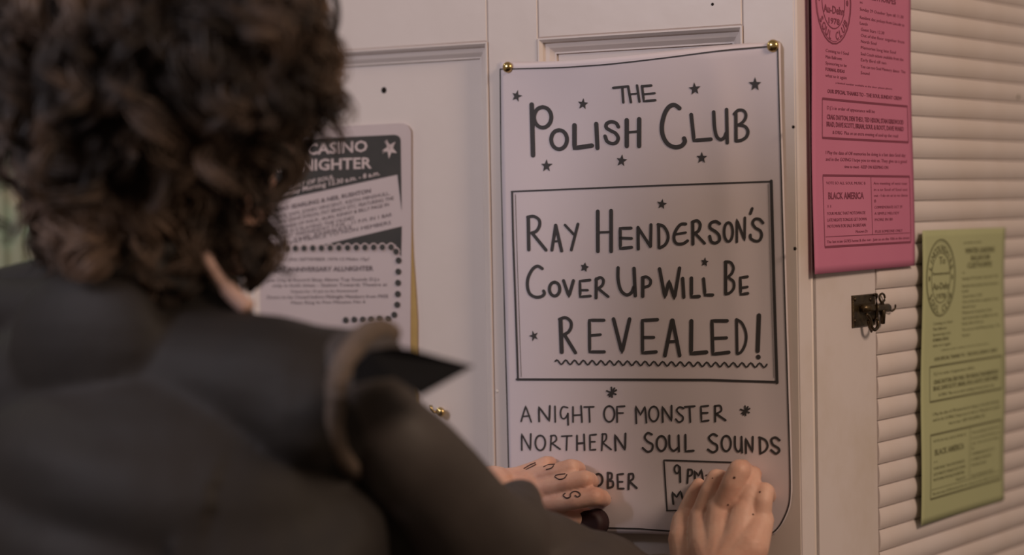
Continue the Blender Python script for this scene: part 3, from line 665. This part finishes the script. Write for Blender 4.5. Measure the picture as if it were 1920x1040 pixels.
# right hand (thumb on the left, four fingers bent with their tips on the paper)
def finger(pts): body.chain([(dp(x, y, w), r*.95 if i else r) for i, (x, y, w, r) in enumerate(pts)])
wrR = (1352, 1075, .062)
for (x, y, w) in ((1318, 968, .036), (1352, 955, .042), (1394, 958, .042), (1425, 975, .036)):
    body.chain([(dp(*wrR), .021), (dp(wrR[0]+(x-wrR[0])*.75, wrR[1]+(y-wrR[1])*.5, .052), .0165), (dp(x, y, w), .0125)])
body.chain([(dp(1300, 1060, .045), .019), (dp(1288, 1010, .036), .017), (dp(1285, 978, .028), .0125)])
body.chain([(dp(1330, 1110, .070), .026), (dp(1375, 1100, .068), .026)])
finger([(1318, 968, .036, .0115), (1332, 922, .037, .0098), (1343, 897, .032, .0092), (1352, 896, .018, .0080), (1358, 902, .0105, .0070)])
finger([(1358, 950, .042, .0115), (1374, 905, .046, .0105), (1386, 882, .044, .0105), (1392, 878, .026, .0088), (1396, 882, .0115, .0076)])
finger([(1396, 955, .041, .0110), (1406, 915, .036, .0092), (1411, 890, .026, .0084), (1414, 888, .011, .0072)])
finger([(1424, 972, .036, .0105), (1430, 940, .036, .0092), (1433, 922, .031, .0092), (1438, 922, .018, .0078), (1442, 930, .0105, .0068)])
finger([(1281, 990, .028, .0120), (1288, 958, .021, .0088), (1300, 928, .014, .0076), (1310, 908, .0100, .0064)])
# left hand (fingers pointing right, thumb below)
for (x, y, w) in ((984, 896, .030), (1000, 906, .036), (1012, 922, .038), (1020, 945, .036)):
    body.chain([(dp(925, 925, .050), .022), (dp((925+x)/2, (925+y)/2, .042), .017), (dp(x, y, w), .0125)])
finger([(975, 893, .028, .0100), (1004, 878, .026, .0078), (1024, 868, .022, .0072), (1032, 867, .0105, .0064)])
finger([(992, 900, .034, .0108), (1045, 884, .034, .0085), (1070, 876, .030, .0085), (1080, 876, .018, .0075), (1086, 878, .0105, .0066)])
finger([(1010, 918, .037, .0115), (1065, 905, .038, .0092), (1096, 898, .034, .0090), (1106, 900, .020, .0080), (1110, 903, .0105, .0070)])
finger([(1020, 942, .036, .0120), (1080, 936, .038, .0095), (1116, 930, .034, .0092), (1128, 932, .020, .0080), (1133, 936, .0105, .0070)])
finger([(985, 955, .036, .0150), (1040, 965, .030, .0115), (1075, 972, .022, .0095), (1098, 966, .0125, .0080)])
bo = body.finish('body', M_skin, 0.0015, 2, 0.4); local(bo)
bo['label'] = 'bare hands pressing the poster to the door, dark ink letters on the left fingers'
# nails of the thumbs and ink marks, thrown onto the skin along the line of sight
bvh = BVHTree.FromObject(bo, bpy.context.evaluated_depsgraph_get())
def on_skin(x, y, off=0.0004):
    d = ray(x, y).normalized(); h = bvh.ray_cast(CP, d)
    return (h[0]-d*off) if h[0] is not None else None
def skin_marks(name, strokes, th, m):
    g = MB()
    for s in strokes:
        pts = smooth(s, 4) if len(s) > 2 else [tuple(np.array(s[0])*(1-k/4)+np.array(s[1])*k/4) for k in range(5)]
        vv = [on_skin(*p) for p in pts]
        if any(v is None for v in vv): continue
        g.tube([v for v in vv], th, 5)
    if g.v: o = g.out(name, m, None); local(o); return o
M_skinink = mat('faded_ink_on_skin', (0.10, 0.065, 0.06), 0.7, 0.2)
M_mole = mat('mole', (0.075, 0.030, 0.022), 0.6, 0.2)
skin_marks('ink_letter', [[(982, 878), (994, 871), (1004, 867)], [(986, 880), (998, 874), (1005, 870)]], .0006, M_skinink)
skin_marks('ink_letter', [[(1019, 875), (1028, 871), (1040, 870)], [(1024, 880), (1034, 877), (1038, 872)]], .0006, M_skinink)
skin_marks('ink_letter', [[(1041, 891), (1048, 889), (1060, 888)], [(1040, 893), (1048, 898), (1058, 896), (1063, 889)]], .0006, M_skinink)
skin_marks('ink_letter', [[(1060, 924), (1056, 928), (1062, 933), (1069, 931), (1070, 925), (1076, 921), (1084, 922), (1088, 927), (1083, 931), (1078, 928)]], .0007, M_skinink)
def mole(x, y, r):
    p = on_skin(x, y, 0)
    if p: q = MB(); q.lathe(p, (CP-p), [(r, -.0004), (r, .0003), (r*.4, .0006)], 10); local(q.out('mole', M_mole, None, True))
for (x, y, r) in ((1377, 895, .0011), (1365, 946, .0008), (1412, 964, .0009), (1425, 922, .0009), (1336, 896, .0006)): mole(x, y, r)
for sg in (-1, 1):
    q = MB(); q.lathe(HC+PF*.074+PR*.032*sg+PU*.006, PF, [(.004, -.01), (.012, -.004), (.0115, .004), (.006, .010), (.002, .012)], 14); local(q.out('eye', mat('eye_white', (.7, .65, .6), .2), None, True))

# jacket
jk = Blob()
jk.chain([(bp(-.172, 0, -.062), .062), (bp(-.07, -.004, -.03), .060), (bp(.07, -.004, -.030), .056), (bp(.112, -.002, -.034), .057), (bp(.150, 0, -.040), .058)])
jk.ell(bp(0, -.005, -.17), (PR*.195, PF*.125, PU*.17), 32); jk.ell(bp(0, -.01, -.34), (PR*.185, PF*.125, PU*.20), 32); jk.ell(bp(0, -.01, -.52), (PR*.175, PF*.125, PU*.16), 32)
jk.chain([(bp(-.045, -.004, .0), .060), (bp(-.02, -.004, -.02), .060)])
jk.chain([(at(330, 520, 1.76), .018), (at(372, 560, 1.75), .020), (at(425, 600, 1.74), .022)])
# right sleeve, a piece of its own
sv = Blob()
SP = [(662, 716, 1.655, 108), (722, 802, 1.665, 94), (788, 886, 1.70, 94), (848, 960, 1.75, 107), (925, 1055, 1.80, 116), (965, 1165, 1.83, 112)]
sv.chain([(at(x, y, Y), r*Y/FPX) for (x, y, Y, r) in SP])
jk.chain([(at(640, 840, 1.72), .055), (at(760, 1010, 1.80), .055), (at(860, 1130, 1.84), .05)])
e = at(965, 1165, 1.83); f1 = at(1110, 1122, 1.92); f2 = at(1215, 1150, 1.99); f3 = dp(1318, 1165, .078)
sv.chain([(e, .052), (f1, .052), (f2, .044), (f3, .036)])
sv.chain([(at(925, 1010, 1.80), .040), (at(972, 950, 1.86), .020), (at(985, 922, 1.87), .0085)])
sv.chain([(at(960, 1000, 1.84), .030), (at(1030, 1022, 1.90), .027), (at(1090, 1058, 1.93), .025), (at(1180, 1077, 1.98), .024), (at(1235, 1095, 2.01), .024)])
jk.chain([(LS, .06), (LS.lerp(LE, .5), .056), (LE, .054), (LE.lerp(LW, .5), .044), (LE.lerp(LW, .84), .032)])
jk.ell(bp(-.03, -.045, .0), (PR*.075, PF*.032, PU*.060)); jk.chain([(at(-20, 580, 1.87), .030), (at(120, 590, 1.81), .030)])
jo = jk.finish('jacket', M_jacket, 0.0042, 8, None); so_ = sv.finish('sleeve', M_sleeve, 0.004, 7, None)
# soft cloth folds
for fo in (jo, so_):
  me = fo.data; nv = len(me.vertices); cc = np.zeros(nv*3); me.vertices.foreach_get('co', cc); cc = cc.reshape(-1, 3)
  nn = np.zeros(nv*3); me.vertices.foreach_get('normal', nn); nn = nn.reshape(-1, 3)
  rel = cc-np.array(NB); r_ = rel@np.array(PR); f_ = rel@np.array(PF); u_ = rel[:, 2]
  amp = 0.0035*np.sin(34*r_+26*u_+3*np.sin(18*u_))*np.clip((-u_-.02)*8, 0, 1) + 0.0045*np.exp(-((u_+.075+.18*(r_+.02))/.022)**2)*(r_ < .12) - 0.005*np.exp(-((u_+.115+.20*(r_+.02))/.014)**2)*(r_ < .10)
  arm = np.clip((r_-.10)*12, 0, 1); amp += arm*0.0045*np.sin(62*(r_*.6-u_*.9)+2.0*np.sin(30*f_))
  me.vertices.foreach_set('co', (cc+nn*amp[:, None]).ravel()); me.update()
local(jo); jo['label'] = 'dark charcoal jacket back'; local(so_); so_['label'] = 'brown-black sleeve, lighter for the highlight put into its colour'
jbs = [BVHTree.FromObject(o_, bpy.context.evaluated_depsgraph_get()) for o_ in (jo, so_)]
def on_jacket(x, y, off=0.0):
    d = ray(x, y).normalized(); hs_ = [h for h in (b_.ray_cast(CP, d) for b_ in jbs) if h[0] is not None]
    return (min(hs_, key=lambda h: h[3])[0]-d*off) if hs_ else None
# shoulder seam: a worn tan welt round the sleeve head
pts = smooth([(752, 640), (735, 626), (705, 622), (678, 642), (655, 675), (638, 715), (627, 765), (628, 815), (648, 862), (682, 892)], 5)
vv = [on_jacket(*p, -0.0075) for p in pts]; vv = [v for v in vv if v is not None]
q = MB(); q.tube(vv, [.0074+.0040*math.sin(math.pi*min(1, i/(len(vv)-1)*1.25))**.6 if i/(len(vv)-1) < .8 else .0074 for i in range(len(vv))], 10); o = q.out('sleeve_seam', M_seam, None, True); local(o); o['label'] = 'worn tan welt around the sleeve head'
# black pointed flap at the shoulder
flap = [(662, 686), (690, 656), (735, 650), (768, 654), (828, 671), (888, 687), (836, 716), (786, 744), (770, 728), (738, 708), (700, 712), (660, 722)]
dep = [1.572, 1.572, 1.574, 1.58, 1.60, 1.615, 1.60, 1.58, 1.576, 1.574, 1.572, 1.572]
front = [at(x, y, Y-.004) for (x, y), Y in zip(flap, dep)]; back = [at(x, y, Y) + Vector((0, .006, 0)) for (x, y), Y in zip(flap, dep)]
q = MB(); n = len(flap); q.add(front+back, [tuple(range(n)), tuple(range(n, 2*n))[::-1]]+[(i, (i+1) % n, n+(i+1) % n, n+i) for i in range(n)]); o = q.out('pointed_flap', M_blackflap, None); local(o); o['label'] = 'black pointed flap sticking out from the shoulder'
# collars
q = MB(); q.tube(smooth([at(384, 472, 1.725), at(396, 500, 1.722), at(420, 533, 1.72), at(445, 560, 1.715), at(466, 577, 1.71)], 4), [.0045]*9+[.0065]*8, 10); o = q.out('shirt_collar', M_collar, None, True); local(o); o['label'] = 'pale pink shirt collar edge'
cb = Blob(); ring = []
for k in range(17):
    a = math.radians(75+k*210/16); ring.append((bp(-.026+.058*math.sin(a), .006+.058*math.cos(a), .040-.020*math.cos(a)), .009))
cb.chain(ring); cb.chain([(p+PU*.022, .009) for p, r in ring]); cb.chain([(at(15, 545, 1.86), .020), (at(80, 530, 1.84), .020), (at(150, 560, 1.80), .018)])
co_ = cb.finish('jacket_collar', M_jacket, 0.004, 4); local(co_)
# trousers and shoes
tr = Blob(); tr.ell(bp(0, -.01, -.62), (PR*.165, PF*.115, PU*.12))
fz = -NB.z
for sg in (-1, 1): tr.chain([(bp(.085*sg, 0, -.66), .092), (bp(.095*sg, .02, fz+.48), .065), (bp(.10*sg, -.01, fz+.09), .052)])
local(tr.finish('trousers', M_trouser, 0.008, 3))
for sg in (-1, 1):
    sh = Blob(); sh.ell(bp(.10*sg, .045, fz+.040), (PR*.045, PF*.135, PU*.040)); sh.ell(bp(.10*sg, -.035, fz+.055), (PR*.042, PF*.055, PU*.055)); local(sh.finish('shoe', M_blackflap, 0.006, 2))

# hair: a dense dark mass with hundreds of corkscrew locks over it
ELL = [(at(290, 92, 1.76), .120, .120, .122), (at(458, 112, 1.70), .059, .070, .052), (at(265, 390, 1.775), .070, .076, .068), (at(205, 305, 1.80), .048, .070, .058)]
hb = Blob()
for (c, a, b, d) in ELL: hb.ell(c, (Vector((a*.92, 0, 0)), Vector((0, b*.92, 0)), Vector((0, 0, d*.92))), 28)
hb.chain([(at(230, 505, 1.775), .045), (at(305, 535, 1.745), .026), (at(330, 500, 1.765), .025)]); hb.chain([(at(478, 470, 1.76), .016), (at(485, 505, 1.76), .012), (at(470, 540, 1.76), .006)])
ho = hb.finish('hair_mass', M_hairbase, 0.005, 6); local(ho)
def strand_mesh(paths, rads, name, m):
    n, k = len(paths), paths[0].shape[0]; P_ = np.stack(paths)            # n,k,3
    T = np.gradient(P_, axis=1); T /= np.linalg.norm(T, axis=2, keepdims=True)+1e-9
    ref = np.tile(np.array([.3, .9, .2]), (n, k, 1)); A_ = np.cross(T, ref); A_ /= np.linalg.norm(A_, axis=2, keepdims=True)+1e-9; B_ = np.cross(T, A_)
    tap = (1-np.linspace(0, 1, k)**3*.8)[None, :, None]; R_ = np.array(rads)[:, None, None]*tap
    V = np.stack([P_+(A_*math.cos(q)+B_*math.sin(q))*R_ for q in (0, 2.094, 4.188)], axis=2).reshape(-1, 3)
    i = (np.arange(n)[:, None, None]*k*3+np.arange(k-1)[None, :, None]*3); j = np.arange(3)[None, None, :]; j2 = (j+1) % 3
    Fq = np.stack([i+j, i+j2, i+3+j2, i+3+j], axis=-1).reshape(-1, 4)
    me = bpy.data.meshes.new(name); me.vertices.add(len(V)); me.vertices.foreach_set('co', V.ravel().astype(np.float32))
    me.loops.add(Fq.size); me.loops.foreach_set('vertex_index', Fq.ravel().astype(np.int32)); me.polygons.add(len(Fq))
    me.polygons.foreach_set('loop_start', np.arange(0, Fq.size, 4, dtype=np.int32)); me.polygons.foreach_set('loop_total', np.full(len(Fq), 4, dtype=np.int32))
    me.polygons.foreach_set('use_smooth', np.ones(len(Fq), dtype=bool)); me.update(calc_edges=True); me.materials.append(m)
    o = bpy.data.objects.new(name, me); C.objects.link(o); return o
def hull(p):   # signed "inside" value of the union of ellipsoids, and the outward direction
    best = None
    for (c, a, b, d) in ELL:
        q = (p-np.array(c))/np.array((a, b, d)); v = np.linalg.norm(q)
        if best is None or v < best[0]:
            g = q/np.array((a, b, d)); best = (v, g/(np.linalg.norm(g)+1e-9), c, (a, b, d))
    return best
paths = []; rads = []
K_ = 27
def lock(p0, length, hr, turns, nst, spread, dirbias=None, keep=1.0):
    p = np.array(p0, float); guide = []; step = length/K_
    side = rng.normal(size=3)*.35; v = np.array((0, 0, -1.0))
    for i in range(K_):
        val, g, c, ax = hull(p)
        t = np.array((0, 0, -1.0))+side*(.8 if i < K_*.6 else .3)
        if dirbias is not None: t = t+np.array(dirbias)
        t = t-g*np.dot(t, g)*(1 if val < 1.04 else .2); t /= np.linalg.norm(t)+1e-9
        v = .75*v+.25*t; v /= np.linalg.norm(v); p = p+v*step
        if keep and val < .97: p = p+g*(.97-val)*.03
        guide.append(p.copy())
    G = np.array(guide); T = np.gradient(G, axis=0); T /= np.linalg.norm(T, axis=1, keepdims=True)+1e-9
    a = np.cross(T, np.array([.2, .5, .7])); a /= np.linalg.norm(a, axis=1, keepdims=True); b = np.cross(T, a)
    ph = rng.uniform(0, 6.28); sgn = rng.choice([-1, 1]); s = np.linspace(0, 1, K_); env = np.clip(s*3, .15, 1)
    for k in range(nst):
        o1, o2 = rng.normal(size=2)*spread; dph = rng.normal()*.35
        ang = ph+dph+sgn*2*math.pi*turns*s
        Q = G+(a*np.cos(ang)[:, None]+b*np.sin(ang)[:, None])*(hr*env)[:, None]*rng.uniform(.8, 1.15)+a*o1+b*o2
        paths.append(Q); rads.append(rng.uniform(.0004, .0008))
for i in range(430):
    ci = rng.choice(4, p=[.5, .17, .23, .10]); ce = ELL[ci]; d = rng.normal(size=3); d[1] -= .45; d /= np.linalg.norm(d)
    if d[2] < -.6: d[2] = -d[2]
    sc = rng.uniform(.93, 1.05); p = np.array(ce[0])+d*np.array(ce[1:])*sc
    L = rng.uniform(.055, .12)
    zend = p[2]-L*.9
    L = min(L, max(.03, p[2]-at(300, 520, 1.77).z))
    if ci == 1: L = min(L, .045)
    lock(p, L, rng.uniform(.008, .0155), L/.058*rng.uniform(.7, 1.2), 20, .0032)
# the hanging curl by the collar and the loose wisp at the top right
for k in range(5): lock(np.array(at(490+7*k-14, 415, 1.76)), .056, .008, 1.1, 18, .0026, keep=0)
wisp = smooth([tuple(at(x, y, 1.70)) for (x, y) in ((612, -40), (628, -5), (633, 30), (628, 58), (616, 76), (600, 88))], 7)[:K_]
Wp = np.array(wisp); Wp = np.array([Wp[min(int(i*len(Wp)/K_), len(Wp)-1)] for i in range(K_)])+0.0
t_ = np.linspace(0, 1, K_); Wk = np.stack([np.interp(t_, np.linspace(0, 1, len(wisp)), np.array(wisp)[:, j]) for j in range(3)], axis=1)
for k in range(16): paths.append(Wk+rng.normal(size=3)*.0011); rads.append(.0005)
hs = strand_mesh(paths, rads, 'hair_curls', M_hair); hs['kind'] = 'stuff'; local(hs)
tag(person, 'person with curly brown hair and dark jacket seen from behind, pressing the poster flat', 'person')

# dark disc standing in for the shaded thumb area under the left hand
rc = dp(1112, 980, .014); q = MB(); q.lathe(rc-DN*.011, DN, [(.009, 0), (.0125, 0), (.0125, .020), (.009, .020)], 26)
rl = q.out('shade_disc', M_maroon, None, True); tag(rl, 'small dark maroon disc standing in for the shaded thumb area under the left hand', 'dark_disc')
